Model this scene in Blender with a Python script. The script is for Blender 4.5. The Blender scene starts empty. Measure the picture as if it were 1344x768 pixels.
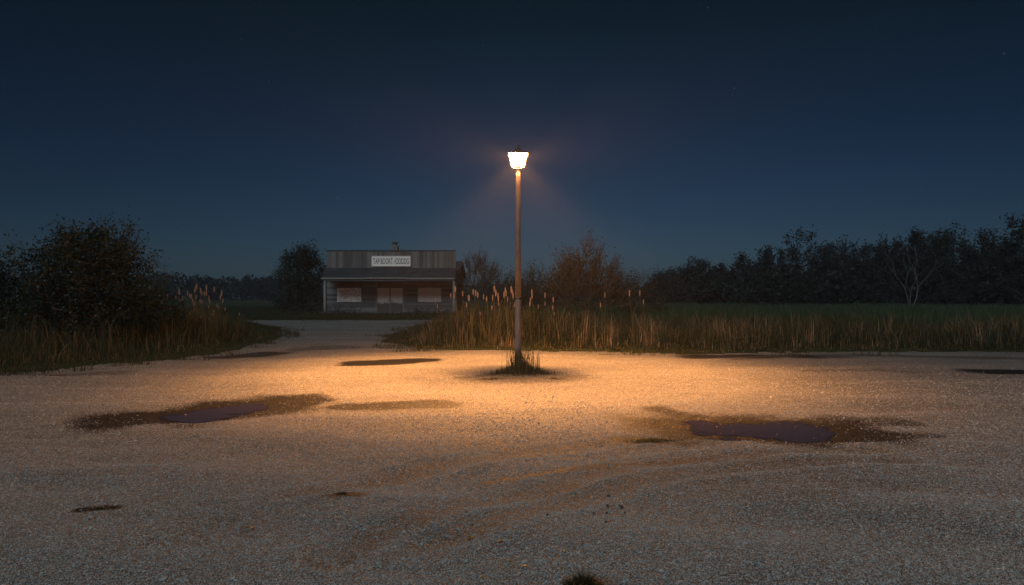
import bpy, math, random
import numpy as np
from mathutils import Vector

R = math.radians
sc = bpy.context.scene
C = sc.collection
random.seed(7)
F_PX, EYE, HZ = 896.0, 1.6, 387.0           # focal length in photo pixels, eye height, horizon row


def gnd(px, py):
    """point of the flat ground seen at a photo pixel"""
    y = F_PX * EYE / (py - HZ)
    return ((px - 672) / F_PX * y, y)


def xat(px, Y):
    return (px - 672) / F_PX * Y


def zat(py, Y):
    return EYE - (py - HZ) / F_PX * Y


# ------------------------------------------------------------------ noise
def _hash(ix, iy, s):
    n = (ix.astype(np.int64) * 374761393 + iy.astype(np.int64) * 668265263 + s * 974711) & 0x7fffffff
    n = ((n ^ (n >> 13)) * 1274126177) & 0x7fffffff
    return ((n ^ (n >> 16)) & 0xffff) / 65535.0


def vnoise(x, y, s=0):
    ix, iy = np.floor(x), np.floor(y)
    fx, fy = x - ix, y - iy
    fx, fy = fx * fx * (3 - 2 * fx), fy * fy * (3 - 2 * fy)
    a, b = _hash(ix, iy, s), _hash(ix + 1, iy, s)
    c, d = _hash(ix, iy + 1, s), _hash(ix + 1, iy + 1, s)
    return (a * (1 - fx) + b * fx) * (1 - fy) + (c * (1 - fx) + d * fx) * fy


def fbm(x, y, s=0, o=4):
    t, a, n = 0, .5, 0
    for k in range(o):
        t = t + a * vnoise(x, y, s + k * 17)
        n += a
        a *= .5
        x, y = x * 2.03 + 3.1, y * 2.03 + 1.7
    return t / n


def sstep(a, b, x):
    t = np.clip((x - a) / (b - a), 0, 1)
    return t * t * (3 - 2 * t)


# ------------------------------------------------------------------ object helpers
def tag(o, label=None, cat=None, group=None, kind=None):
    if label: o['label'] = label
    if cat: o['category'] = cat
    if group: o['group'] = group
    if kind: o['kind'] = kind
    return o


def empty(name, loc, label, cat, group=None, rz=0):
    o = bpy.data.objects.new(name, None)
    C.objects.link(o)
    o.location = loc
    o.rotation_euler = (0, 0, rz)
    o.empty_display_size = .2
    return tag(o, label, cat, group)


def np_mesh(name, V, T=None, Q=None, smooth=False):
    V = np.asarray(V, dtype=np.float32)
    me = bpy.data.meshes.new(name)
    T = np.zeros((0, 3), np.int32) if T is None else np.asarray(T, np.int32)
    Q = np.zeros((0, 4), np.int32) if Q is None else np.asarray(Q, np.int32)
    me.vertices.add(len(V))
    me.vertices.foreach_set('co', V.ravel())
    nl = T.size + Q.size
    me.loops.add(nl)
    me.loops.foreach_set('vertex_index', np.concatenate([T.ravel(), Q.ravel()]).astype(np.int32))
    me.polygons.add(len(T) + len(Q))
    st = np.concatenate([np.arange(len(T)) * 3, T.size + np.arange(len(Q)) * 4]).astype(np.int32)
    me.polygons.foreach_set('loop_start', st)
    me.polygons.foreach_set('use_smooth', np.full(len(T) + len(Q), smooth))
    me.update(calc_edges=True)
    me.validate()
    return me


def obj(name, me, mat, parent=None):
    o = bpy.data.objects.new(name, me)
    if not me.materials:
        me.materials.append(mat)
    C.objects.link(o)
    if parent: o.parent = parent
    return o


class MB:
    """collects boxes and tubes into one mesh"""
    def __init__(s):
        s.v, s.f = [], []

    def add(s, vs, fs):
        k = len(s.v)
        s.v += [tuple(v) for v in vs]
        s.f += [tuple(i + k for i in f) for f in fs]

    def box(s, x0, x1, y0, y1, z0, z1, tilt=0, b=0.0):
        vs = [(x0, y0, z0), (x1, y0, z0), (x1, y1, z0), (x0, y1, z0),
              (x0, y0 + tilt, z1), (x1, y0 + tilt, z1), (x1, y1, z1), (x0, y1, z1)]
        s.add(vs, [(0, 3, 2, 1), (4, 5, 6, 7), (0, 1, 5, 4), (1, 2, 6, 5), (2, 3, 7, 6), (3, 0, 4, 7)])

    def prism(s, pts, y0, y1):
        """outline in x,z pushed along y"""
        n = len(pts)
        vs = [(p[0], y0, p[1]) for p in pts] + [(p[0], y1, p[1]) for p in pts]
        s.add(vs, [tuple(range(n)), tuple(range(2 * n - 1, n - 1, -1))] +
              [(i, i + n, (i + 1) % n + n, (i + 1) % n) for i in range(n)])

    def lathe(s, prof, n=16, c=(0, 0), ph=0.0, cap=True):
        k = len(prof)
        vs = [(c[0] + r * math.cos(ph + 2 * math.pi * j / n), c[1] + r * math.sin(ph + 2 * math.pi * j / n), z)
              for r, z in prof for j in range(n)]
        fs = [(i * n + j, i * n + (j + 1) % n, (i + 1) * n + (j + 1) % n, (i + 1) * n + j)
              for i in range(k - 1) for j in range(n)]
        if cap:
            fs += [tuple(range(n - 1, -1, -1)), tuple(range((k - 1) * n, k * n))]
        s.add(vs, fs)

    def tube(s, p, q, r0, r1, n=6):
        p, q = Vector(p), Vector(q)
        d = (q - p).normalized()
        u = d.orthogonal().normalized()
        w = d.cross(u)
        vs = [p + (u * math.cos(a) + w * math.sin(a)) * r0 for a in (2 * math.pi * j / n for j in range(n))]
        vs += [q + (u * math.cos(a) + w * math.sin(a)) * r1 for a in (2 * math.pi * j / n for j in range(n))]
        s.add(vs, [(j, (j + 1) % n, n + (j + 1) % n, n + j) for j in range(n)] +
              [tuple(range(n - 1, -1, -1)), tuple(range(n, 2 * n))])

    def build(s, name, mat, parent=None, smooth=False):
        me = bpy.data.meshes.new(name)
        me.from_pydata(s.v, [], s.f)
        me.update()
        if smooth:
            for p in me.polygons: p.use_smooth = True
        return obj(name, me, mat, parent)


# ------------------------------------------------------------------ materials
class NT:
    def __init__(s, name):
        s.m = bpy.data.materials.new(name)
        s.m.use_nodes = True
        s.t = s.m.node_tree
        s.b = s.t.nodes['Principled BSDF']
        s.out = s.t.nodes['Material Output']

    def n(s, typ, **kw):
        nd = s.t.nodes.new(typ)
        for k, v in kw.items():
            if k in nd.inputs: nd.inputs[k].default_value = v
            else: setattr(nd, k, v)
        return nd

    def l(s, a, b):
        s.t.links.new(a, b)

    def coord(s, kind='Object', scale=(1, 1, 1)):
        tc = s.n('ShaderNodeTexCoord')
        mp = s.n('ShaderNodeMapping')
        mp.inputs['Scale'].default_value = scale
        s.l(tc.outputs[kind], mp.inputs['Vector'])
        return mp.outputs['Vector']

    def ramp(s, fac, stops, interp='LINEAR'):
        r = s.n('ShaderNodeValToRGB')
        r.color_ramp.interpolation = interp
        e = r.color_ramp.elements
        while len(e) < len(stops): e.new(.5)
        for k, (p, c) in enumerate(stops):
            e[k].position = p
            e[k].color = (*c, 1) if len(c) == 3 else c
        s.l(fac, r.inputs['Fac'])
        return r.outputs['Color']

    def mix(s, fac, a, b, mode='MIX'):
        m = s.n('ShaderNodeMix')
        m.data_type = 'RGBA'
        m.blend_type = mode
        for sock, v in ((m.inputs[0], fac), (m.inputs[6], a), (m.inputs[7], b)):
            if hasattr(v, 'is_linked') or hasattr(v, 'links'): s.l(v, sock)
            elif isinstance(v, (int, float)): sock.default_value = v
            else: sock.default_value = (*v, 1)
        return m.outputs[2]

    def math(s, op, a, b=0.0, clamp=False):
        m = s.n('ShaderNodeMath')
        m.operation = op
        m.use_clamp = clamp
        for sock, v in ((m.inputs[0], a), (m.inputs[1], b)):
            if hasattr(v, 'links'): s.l(v, sock)
            else: sock.default_value = v
        return m.outputs[0]

    def noise(s, vec, scale, detail=4, rough=.55):
        nd = s.n('ShaderNodeTexNoise')
        nd.inputs['Scale'].default_value = scale
        nd.inputs['Detail'].default_value = detail
        nd.inputs['Roughness'].default_value = rough
        s.l(vec, nd.inputs['Vector'])
        return nd.outputs['Fac']

    def bump(s, h, strength, dist):
        b = s.n('ShaderNodeBump')
        b.inputs['Strength'].default_value = strength
        b.inputs['Distance'].default_value = dist
        s.l(h, b.inputs['Height'])
        s.l(b.outputs['Normal'], s.b.inputs['Normal'])


def leaf_mat(name, stops, trans=.35, rough=.6):
    t = NT(name)
    g = t.n('ShaderNodeNewGeometry')
    col = t.ramp(g.outputs['Random Per Island'], stops)
    t.l(col, t.b.inputs['Base Color'])
    t.b.inputs['Roughness'].default_value = rough
    t.b.inputs['Specular IOR Level'].default_value = .25
    tr = t.n('ShaderNodeBsdfTranslucent')
    t.l(col, tr.inputs['Color'])
    mx = t.n('ShaderNodeMixShader')
    mx.inputs[0].default_value = trans
    t.l(t.b.outputs[0], mx.inputs[1])
    t.l(tr.outputs[0], mx.inputs[2])
    t.l(mx.outputs[0], t.out.inputs['Surface'])
    return t.m


def wood_mat(name, dark, light, scale=(1, 1, 1), grain=(2, 2, 30), rough=.85, island=.5, bump=.4):
    """weathered boards: grain stretched along the board, each board its own tone"""
    t = NT(name)
    v = t.coord('Object', grain)
    g = t.n('ShaderNodeNewGeometry')
    n1 = t.noise(v, 1.6, 6, .65)
    n2 = t.noise(t.coord('Object', (.6, .6, .6)), 1.1, 3)
    f = t.math('ADD', t.math('MULTIPLY', n1, .6), t.math('MULTIPLY', g.outputs['Random Per Island'], island))
    f = t.math('ADD', f, t.math('MULTIPLY', n2, .35))
    c = t.ramp(f, [(.3, dark), (1.15 if False else 1.0, light)])
    t.l(c, t.b.inputs['Base Color'])
    t.b.inputs['Roughness'].default_value = rough
    t.bump(n1, bump, .01)
    return t.m


# gravel -----------------------------------------------------------
def gravel_mat():
    t = NT('gravel')
    v = t.coord('Object')
    vo = t.n('ShaderNodeTexVoronoi')
    vo.inputs['Scale'].default_value = 62
    vo.inputs['Randomness'].default_value = 1
    t.l(v, vo.inputs['Vector'])
    ve = t.n('ShaderNodeTexVoronoi')
    ve.feature = 'DISTANCE_TO_EDGE'
    ve.inputs['Scale'].default_value = 62
    t.l(v, ve.inputs['Vector'])
    cellv = t.n('ShaderNodeSeparateColor')
    t.l(vo.outputs['Color'], cellv.inputs[0])
    stone = t.ramp(cellv.outputs[0], [(0, (.16, .155, .15)), (.35, (.27, .262, .25)), (.75, (.36, .35, .335)), (1, (.52, .5, .475))])
    gap = t.ramp(ve.outputs['Distance'], [(0, (.16, .16, .16)), (.16, (1, 1, 1))])
    col = t.mix(1.0, stone, gap, 'MULTIPLY')
    big = t.noise(t.coord('Object', (.55, 1.1, 1)), .55, 5, .6)
    col = t.mix(1.0, col, t.ramp(big, [(.3, (.72, .72, .72)), (.7, (1.12, 1.1, 1.07))]), 'MULTIPLY')
    at = t.n('ShaderNodeAttribute')
    at.attribute_name = 'damp'
    fine = t.noise(v, 14, 3)
    dmp = t.math('ADD', at.outputs['Fac'], t.math('MULTIPLY', t.math('SUBTRACT', fine, .5), .9))
    dmp = t.ramp(dmp, [(.12, (0, 0, 0)), (.8, (1, 1, 1))])
    mud = t.mix(1.0, t.mix(.45, col, (.055, .052, .05)), (.068, .066, .066), 'MULTIPLY')
    col = t.mix(dmp, col, mud)
    t.l(col, t.b.inputs['Base Color'])
    ro = t.mix(dmp, (.88,) * 3, (.55,) * 3)
    t.l(ro, t.b.inputs['Roughness'])
    t.b.inputs['Specular IOR Level'].default_value = .25
    h = t.math('ADD', t.ramp(ve.outputs['Distance'], [(0, (0, 0, 0)), (.35, (1, 1, 1))], 'EASE'), t.math('MULTIPLY', cellv.outputs[1], .8))
    t.bump(h, .9, .012)
    return t.m


def pebble_mat():
    t = NT('pebble')
    g = t.n('ShaderNodeNewGeometry')
    c = t.ramp(g.outputs['Random Per Island'], [(0, (.17, .165, .158)), (.4, (.27, .262, .25)), (.85, (.34, .33, .315)), (1, (.40, .385, .37))])
    t.l(c, t.b.inputs['Base Color'])
    t.b.inputs['Roughness'].default_value = .85
    t.b.inputs['Specular IOR Level'].default_value = .3
    return t.m


def turf_mat(name, a, b):
    t = NT(name)
    v = t.coord('Object')
    n = t.noise(v, 2.2, 6, .7)
    c = t.ramp(n, [(.3, a), (.7, b)])
    t.l(c, t.b.inputs['Base Color'])
    t.b.inputs['Roughness'].default_value = .95
    t.b.inputs['Specular IOR Level'].default_value = .1
    t.bump(t.noise(v, 40, 4, .7), .8, .05)
    return t.m


def flat_mat(name, col, rough=.8, metal=0.0, nscale=6.0, var=.35, stretch=(1, 1, 1), bump=.15):
    t = NT(name)
    v = t.coord('Object', stretch)
    n = t.noise(v, nscale, 5, .65)
    lo = tuple(c * (1 - var) for c in col)
    hi = tuple(min(1, c * (1 + var)) for c in col)
    t.l(t.ramp(n, [(.3, lo), (.7, hi)]), t.b.inputs['Base Color'])
    t.b.inputs['Roughness'].default_value = rough
    t.b.inputs['Metallic'].default_value = metal
    t.bump(n, bump, .01)
    return t.m


def worn_paint(name, paint, bare, lo, hi):
    """peeling pale paint on boards, worn away towards the foot of the board (z from lo to hi, object space)"""
    t = NT(name)
    tc = t.n('ShaderNodeTexCoord')
    sp = t.n('ShaderNodeSeparateXYZ')
    t.l(tc.outputs['Object'], sp.inputs[0])
    mr = t.n('ShaderNodeMapRange')
    mr.inputs['From Min'].default_value = lo
    mr.inputs['From Max'].default_value = hi
    t.l(sp.outputs['Z'], mr.inputs['Value'])
    n = t.noise(t.coord('Object', (9, 9, 2.2)), 1.5, 6, .7)
    n2 = t.noise(t.coord('Object', (14, 14, 14)), 1.2, 4, .7)
    f = t.math('ADD', mr.outputs[0], t.math('MULTIPLY', t.math('SUBTRACT', n, .5), 1.6))
    f = t.ramp(f, [(.42, (0, 0, 0)), (.6, (1, 1, 1))])
    pc = t.mix(t.ramp(n2, [(.35, (0, 0, 0)), (.65, (1, 1, 1))]), paint, tuple(c * .55 for c in paint))
    t.l(t.mix(f, bare, pc), t.b.inputs['Base Color'])
    t.b.inputs['Roughness'].default_value = .85
    return t.m


M = {}
M['gravel'] = gravel_mat()
M['pebble'] = pebble_mat()
M['turf'] = turf_mat('turf', (.018, .024, .011), (.045, .056, .024))
M['soil'] = turf_mat('soil', (.02, .024, .012), (.04, .05, .022))
M['grass_tall'] = leaf_mat('tall_grass', [(0, (.018, .03, .013)), (.6, (.042, .054, .023)), (.8, (.085, .08, .042)), (1, (.24, .165, .10))])
M['straw'] = leaf_mat('straw_stalk', [(0, (.12, .085, .05)), (.5, (.24, .17, .105)), (1, (.38, .28, .18))])
M['grass_field'] = leaf_mat('field_grass', [(0, (.03, .058, .024)), (.75, (.055, .09, .04)), (1, (.11, .12, .06))])
M['grass_short'] = leaf_mat('short_grass', [(0, (.016, .025, .009)), (.6, (.032, .042, .016)), (1, (.085, .07, .034))])
M['tuft'] = leaf_mat('tuft_grass', [(0, (.03, .04, .014)), (.5, (.07, .07, .03)), (1, (.2, .15, .08))])
M['leaf'] = leaf_mat('shrub_leaf', [(0, (.010, .018, .012)), (.75, (.017, .027, .016)), (1, (.034, .046, .028))], .25, .5)
M['leaf_tree'] = leaf_mat('tree_leaf', [(0, (.006, .011, .008)), (.8, (.011, .018, .012)), (1, (.02, .028, .016))], .2)
M['leaf_rust'] = leaf_mat('rusty_leaf', [(0, (.024, .024, .013)), (.6, (.042, .036, .02)), (1, (.085, .055, .034))], .3)
M['bark'] = flat_mat('bark', (.06, .05, .042), .9, 0, 9, .4)
M['bark_pale'] = flat_mat('pale_bark', (.11, .105, .10), .9, 0, 6, .4)
M['twig'] = flat_mat('twig', (.075, .055, .042), .85, 0, 9, .35)
M['stem'] = leaf_mat('reed_stem', [(0, (.08, .07, .032)), (1, (.13, .10, .05))], .2)
M['reed_leaf'] = leaf_mat('reed_leaf', [(0, (.06, .075, .025)), (1, (.17, .13, .06))], .35)
M['plume'] = leaf_mat('plume', [(0, (.40, .30, .25)), (1, (.62, .50, .42))], .45, .8)
M['yellow_leaf'] = leaf_mat('fallen_leaf', [(0, (.35, .16, .04)), (1, (.6, .36, .08))], .2)
M['siding'] = wood_mat('siding', (.018, .018, .021), (.13, .13, .133), grain=(1.2, 4, 26), island=.75)
M['plank'] = wood_mat('plank', (.035, .031, .031), (.18, .16, .155), grain=(22, 4, 1.0), island=.45)
M['trim'] = flat_mat('trim', (.20, .195, .19), .8, 0, 5, .35)
M['roof'] = wood_mat('shingle', (.012, .012, .014), (.036, .036, .041), grain=(7, 3, 3), island=.6)
M['lintel'] = flat_mat('lintel', (.115, .06, .05), .85, 0, 7, .4)
M['board'] = flat_mat('board', (.6, .555, .545), .85, 0, 9, .6, bump=.3)
M['board_grain'] = wood_mat('board_grain', (.34, .29, .27), (.64, .56, .53), grain=(14, 4, 1.5), island=.2)
M['door'] = worn_paint('door', (.64, .54, .5), (.06, .055, .052), .55, 1.25)
M['signboard'] = flat_mat('signboard', (.82, .78, .73), .75, 0, 5, .14)
M['sign_frame'] = flat_mat('sign_frame', (.5, .45, .38), .8, 0, 9, .3)
M['ink'] = flat_mat('ink', (.07, .045, .045), .8, 0, 20, .5)
M['stone'] = flat_mat('stone', (.14, .135, .13), .9, 0, 7, .5, bump=.5)
M['clod'] = flat_mat('clod', (.05, .05, .045), .95, 0, 30, .4, bump=.5)
M['iron'] = flat_mat('iron', (.05, .048, .045), .6, .5, 10, .3)


def pole_mat():
    t = NT('pole')
    v = t.coord('Object', (1, 1, .25))
    n = t.noise(v, 14, 5, .65)
    c = t.ramp(n, [(.25, (.12, .09, .078)), (.5, (.2, .155, .135)), (.75, (.27, .22, .195))])
    sp = t.n('ShaderNodeSeparateXYZ')
    tc = t.n('ShaderNodeTexCoord')
    t.l(tc.outputs['Object'], sp.inputs[0])
    mr = t.n('ShaderNodeMapRange')
    mr.inputs['From Min'].default_value = .75
    mr.inputs['From Max'].default_value = .1
    t.l(sp.outputs['Z'], mr.inputs['Value'])
    p = t.math('ADD', mr.outputs[0], t.math('MULTIPLY', t.math('SUBTRACT', t.noise(t.coord('Object', (1, 1, .7)), 11, 5, .7), .5), 1.3))
    f = t.ramp(p, [(.4, (0, 0, 0)), (.62, (1, 1, 1))])
    t.l(t.mix(f, c, (.05, .048, .045)), t.b.inputs['Base Color'])
    t.b.inputs['Roughness'].default_value = .55
    t.b.inputs['Metallic'].default_value = .15
    t.bump(n, .2, .004)
    return t.m


M['pole'] = pole_mat()


def water_mat():
    # muddy water: the bed shows through where it is shallow
    t = NT('puddle_water')
    t.b.inputs['Base Color'].default_value = (.034, .026, .023, 1)
    t.b.inputs['Roughness'].default_value = .07
    t.b.inputs['IOR'].default_value = 1.33
    t.bump(t.noise(t.coord(), 5, 2), .06, .004)
    at = t.n('ShaderNodeAttribute')
    at.attribute_name = 'depth'
    d = t.math('ADD', at.outputs['Fac'], t.math('MULTIPLY', t.math('SUBTRACT', t.noise(t.coord(), 22, 4, .7), .5), .010))
    mr = t.n('ShaderNodeMapRange')
    mr.inputs['From Min'].default_value = -.001
    mr.inputs['From Max'].default_value = .013
    t.l(d, mr.inputs['Value'])
    t.l(mr.outputs[0], t.b.inputs['Alpha'])
    return t.m


M['water'] = water_mat()


def glow_mat():
    t = NT('lantern_glass')
    e = t.n('ShaderNodeEmission')
    e.inputs['Color'].default_value = (1, .62, .30, 1)
    e.inputs['Strength'].default_value = 9
    tr = t.n('ShaderNodeBsdfTransparent')
    ad = t.n('ShaderNodeAddShader')
    t.l(e.outputs[0], ad.inputs[0])
    t.l(tr.outputs[0], ad.inputs[1])
    t.l(ad.outputs[0], t.out.inputs['Surface'])
    return t.m


M['glow'] = glow_mat()

# ------------------------------------------------------------------ ground plan
LOT_PX = [(-420, 499), (-200, 493), (0, 487), (60, 484), (130, 479), (200, 473), (262, 465), (300, 458), (335, 450), (362, 445),
          (378, 441), (366, 435), (350, 428.5), (336, 424), (318, 421.8), (200, 420.8), (420, 420.3), (560, 420.3), (640, 420.5)]
LOT_PX2 = [(590, 423), (546, 426.5), (524, 435), (507, 442), (499, 449), (515, 454.5), (548, 458.5), (600, 460.5), (680, 461.5), (900, 462.5),
           (1100, 463), (1344, 464), (1600, 465), (1900, 468)]
POLY = np.array([gnd(*p) for p in LOT_PX] + [gnd(*p) for p in LOT_PX2] + [(40, 14), (60, -30), (-60, -30), (-40, 10)])


def sdist(x, y):
    """signed distance to the gravel outline, negative on the gravel"""
    d2 = np.full(x.shape, 1e9)
    ins = np.zeros(x.shape, bool)
    n = len(POLY)
    for i in range(n):
        ax, ay = POLY[i]
        bx, by = POLY[(i + 1) % n]
        ex, ey = bx - ax, by - ay
        t = np.clip(((x - ax) * ex + (y - ay) * ey) / (ex * ex + ey * ey), 0, 1)
        d2 = np.minimum(d2, (x - ax - t * ex) ** 2 + (y - ay - t * ey) ** 2)
        if ey != 0:
            ins ^= ((ay > y) != (by > y)) & (x < ax + (y - ay) / ey * ex)
    d = np.sqrt(d2)
    return np.where(ins, -d, d)


def ragged(x, y):
    return sdist(x, y) + (fbm(x * .45, y * .6, 5, 5) - .5) * 2.0 + (fbm(x * 4, y * 4, 9, 3) - .5) * .35


def capsule(x, y, a, b, r):
    ax, ay = gnd(*a)
    bx, by = gnd(*b)
    ex, ey = bx - ax, by - ay
    t = np.clip(((x - ax) * ex + (y - ay) * ey) / (ex * ex + ey * ey + 1e-9), 0, 1)
    return np.sqrt((x - ax - t * ex) ** 2 + (y - ay - t * ey) ** 2) / r


PUDDLES = [((250, 545), (322, 533), .46), ((972, 560), (1028, 562), .62)]
# damp or bare-earth patches, and shade painted round the lamp foot: ends in photo pixels, half-width in metres, strength
DAMP_AND_SHADE = [((182, 550), (372, 528), .72, .95), ((225, 547), (350, 531), .85, .9), ((455, 533), (580, 530), .32, .8),
        ((462, 477), (556, 473), .45, 1.0), ((300, 468), (345, 464), .7, .7), ((860, 538), (930, 552), .28, .8), ((930, 560), (1065, 562), 1.0, .95),
        ((1080, 553), (1180, 553), .33, .6), ((880, 545), (960, 555), .5, .55),
        ((1285, 487), (1420, 488), .55, 1.0), ((920, 468), (1080, 468), .7, .75), ((640, 497), (745, 497), .7, .42), ((665, 491), (695, 491), .5, .7),  # last two: weedy earth and the lantern's shade, both put into the colour
        ((1195, 572), (1225, 572), .14, .6), ((825, 580), (895, 584), .22, .7), ((1060, 487), (1200, 489), .3, .35),
        ((640, 630), (800, 612), .08, .6), ((800, 612), (930, 603), .06, .6), ((440, 654), (462, 654), .11, .9), ((108, 668), (150, 665), .07, .9),
        ((1090, 465), (1344, 470), .5, .45), ((0, 492), (150, 488), .4, .4), ((400, 458), (450, 456), .7, .45), ((600, 575), (700, 590), .2, .25),
        ((960, 640), (1150, 640), .35, .25), ((250, 700), (300, 690), .3, .25), ((740, 585), (880, 575), .06, .4)]


RUTS = [[(430, 735), (560, 682), (690, 646), (830, 614), (1000, 597), (1150, 590)], [(380, 655), (540, 618), (690, 594), (830, 582), (960, 575)],
        [(560, 720), (690, 672), (830, 634), (1000, 612), (1180, 604)]]


def rut(x, y):
    d = np.full(x.shape, 9.0)
    for line in RUTS:
        for a, b in zip(line, line[1:]):
            d = np.minimum(d, capsule(x, y, a, b, .17))
    return d


def height(x, y):
    w = fbm(x * .35 + .6 * fbm(x * .5, y * .5, 3, 2), y * 1.15, 11, 3) - .5      # ridges the tyres left, lying mostly across the view
    z = w * .11 + (fbm(x * 2.2, y * 2.2, 21, 3) - .5) * .022
    ang = .35
    u = (x * math.sin(ang) + y * math.cos(ang))
    z = z + .02 * np.sin(u * 4.2 + 4 * fbm(x * .25, y * .25, 31, 2)) * sstep(12, 5, y)
    for a, b, r in PUDDLES:
        d = capsule(x, y, a, b, r) + (fbm(x * 1.8, y * 1.8, 41, 4) - .5) * 1.1 + (fbm(x * 9, y * 9, 43, 3) - .5) * .6
        k = sstep(1.75, .4, d)
        z = z * (1 - .85 * sstep(3.2, 1.5, d))
        z = z * (1 - k) + k * -.055
        z = z + .0
    d = rut(x, y) + (fbm(x * 2.5, y * 2.5, 47, 3) - .5) * .8
    z = z - .014 * sstep(1.1, .3, d) + .011 * np.exp(-((d - 1.55) / .4) ** 2)
    ax, ay = gnd(680, 491)
    z = z + .05 * np.exp(-((x - ax) ** 2 + (y - ay) ** 2) / .5)
    return z


def damp(x, y):
    d = np.zeros(x.shape)
    nz = (fbm(x * 1.6, y * 2.2, 51, 4) - .5) * 1.1
    for a, b, r, s in DAMP_AND_SHADE:
        d = np.maximum(d, s * sstep(1.35, .55, capsule(x, y, a, b, r) + nz * min(1, .5 + r)))
    d = np.maximum(d, .36 * sstep(1.2, .4, rut(x, y) + (fbm(x * 2.5, y * 2.5, 47, 3) - .5) * .8))
    return d


# fan-shaped grid, finer near the road edge than far away
rows = [-14, -9, -6, -4, -2, -.5, .7, 1.5, 2.1]
while rows[-1] < 95:
    rows.append(rows[-1] * 1.0115)
rows = np.array(rows)
NC = 620
u = np.linspace(-1, 1, NC)
GX = (12 + np.maximum(rows, 0) * .95)[:, None] * u[None, :]
GY = np.repeat(rows[:, None], NC, 1)
S = ragged(GX, GY)
GZ = height(GX, GY) * sstep(.3, -.4, S) + sstep(.0, .7, S) * (.035 + .06 * (fbm(GX * .8, GY * .8, 61, 3) - .4))
DM = damp(GX, GY)
V = np.stack([GX, GY, GZ], -1).reshape(-1, 3)
nr = len(rows)
idx = np.arange(nr * NC).reshape(nr, NC)
Qd = np.stack([idx[:-1, :-1], idx[:-1, 1:], idx[1:, 1:], idx[1:, :-1]], -1).reshape(-1, 4)
Sc = S.reshape(-1)[Qd].mean(1)


def sub_mesh(name, faces, mat, attr=None):
    us, inv = np.unique(faces, return_inverse=True)
    me = np_mesh(name, V[us], Q=inv.reshape(-1, 4), smooth=True)
    if attr is not None:
        a = me.attributes.new('damp', 'FLOAT', 'POINT')
        a.data.foreach_set('value', attr.reshape(-1)[us].astype(np.float32))
    return obj(name, me, mat)


lot = tag(sub_mesh('gravel_lot', Qd[Sc < 0], M['gravel'], DM), 'pale grey crushed gravel lot with damp patches and tyre ridges', 'gravel lot', kind='structure')
verge = tag(sub_mesh('grass_verge', Qd[Sc >= 0], M['turf']), 'dark green turf bank along the edge of the gravel', 'verge', kind='structure')
gs = MB()
gs.add([(-700, -200, -.16), (700, -200, -.16), (700, 900, -.16), (-700, 900, -.16)], [(0, 1, 2, 3)])
tag(gs.build('ground', M['soil']), 'dark flat grassland reaching back to the far trees', 'ground', kind='structure')

for k, (a, b, r) in enumerate(PUDDLES):
    (ax, ay), (bx, by) = gnd(*a), gnd(*b)
    cx, cy, L = (ax + bx) / 2, (ay + by) / 2, math.hypot(bx - ax, by - ay) / 2
    ang = math.atan2(by - ay, bx - ax)
    P_, NR, NA = [], 26, 90
    for i in range(NR + 1):
        q = i / NR
        for j in range(NA):
            t = 2 * math.pi * j / NA
            px, py = (L + r * 1.35) * q * math.cos(t), r * 1.35 * q * math.sin(t)
            P_.append((cx + px * math.cos(ang) - py * math.sin(ang), cy + px * math.sin(ang) + py * math.cos(ang), -.036))
    P_ = np.array(P_)
    ii = np.arange(NR * NA)
    nx = (ii // NA) * NA + (ii % NA + 1) % NA
    me = np_mesh('puddle', P_, None, np.stack([ii, nx, nx + NA, ii + NA], -1), smooth=True)
    at_ = me.attributes.new('depth', 'FLOAT', 'POINT')
    at_.data.foreach_set('value', (-.036 - height(P_[:, 0], P_[:, 1])).astype(np.float32))
    tag(obj('puddle', me, M['water']), ['long still puddle slanting across the gravel left of the lamp',
        'round still puddle with yellow leaves right of the lamp'][k], 'puddle', kind='structure')


def gz(x, y):
    x, y = np.atleast_1d(np.asarray(x, float)), np.atleast_1d(np.asarray(y, float))
    s = ragged(x, y)
    return height(x, y) * sstep(.3, -.4, s) + sstep(.0, .7, s) * (.035 + .06 * (fbm(x * .8, y * .8, 61, 3) - .4))


# ------------------------------------------------------------------ loose crushed stone in the near gravel
rng = np.random.default_rng(3)


def rocks(P, r, rng, flat=.7):
    """irregular eight-faced chips, one island each"""
    n = len(P)
    base = np.array([(1, 0, 0), (-1, 0, 0), (0, 1, 0), (0, -1, 0), (0, 0, 1), (0, 0, -1)], float)
    B = base[None] * (1 + rng.uniform(-.45, .45, (n, 6, 1))) + rng.uniform(-.28, .28, (n, 6, 3))
    B[:, :, 2] *= flat
    a = rng.uniform(0, 6.283, n)
    ca, sa = np.cos(a)[:, None], np.sin(a)[:, None]
    X, Y = B[:, :, 0] * ca - B[:, :, 1] * sa, B[:, :, 0] * sa + B[:, :, 1] * ca
    tl = rng.uniform(-.5, .5, n)[:, None]
    Z = B[:, :, 2] + X * tl
    Vv = np.stack([X, Y, Z], -1) * r[:, None, None] + P[:, None, :]
    tri = np.array([(0, 2, 4), (2, 1, 4), (1, 3, 4), (3, 0, 4), (2, 0, 5), (1, 2, 5), (3, 1, 5), (0, 3, 5)])
    T = (np.arange(n)[:, None, None] * 6 + tri[None]).reshape(-1, 3)
    return Vv.reshape(-1, 3), T


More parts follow.
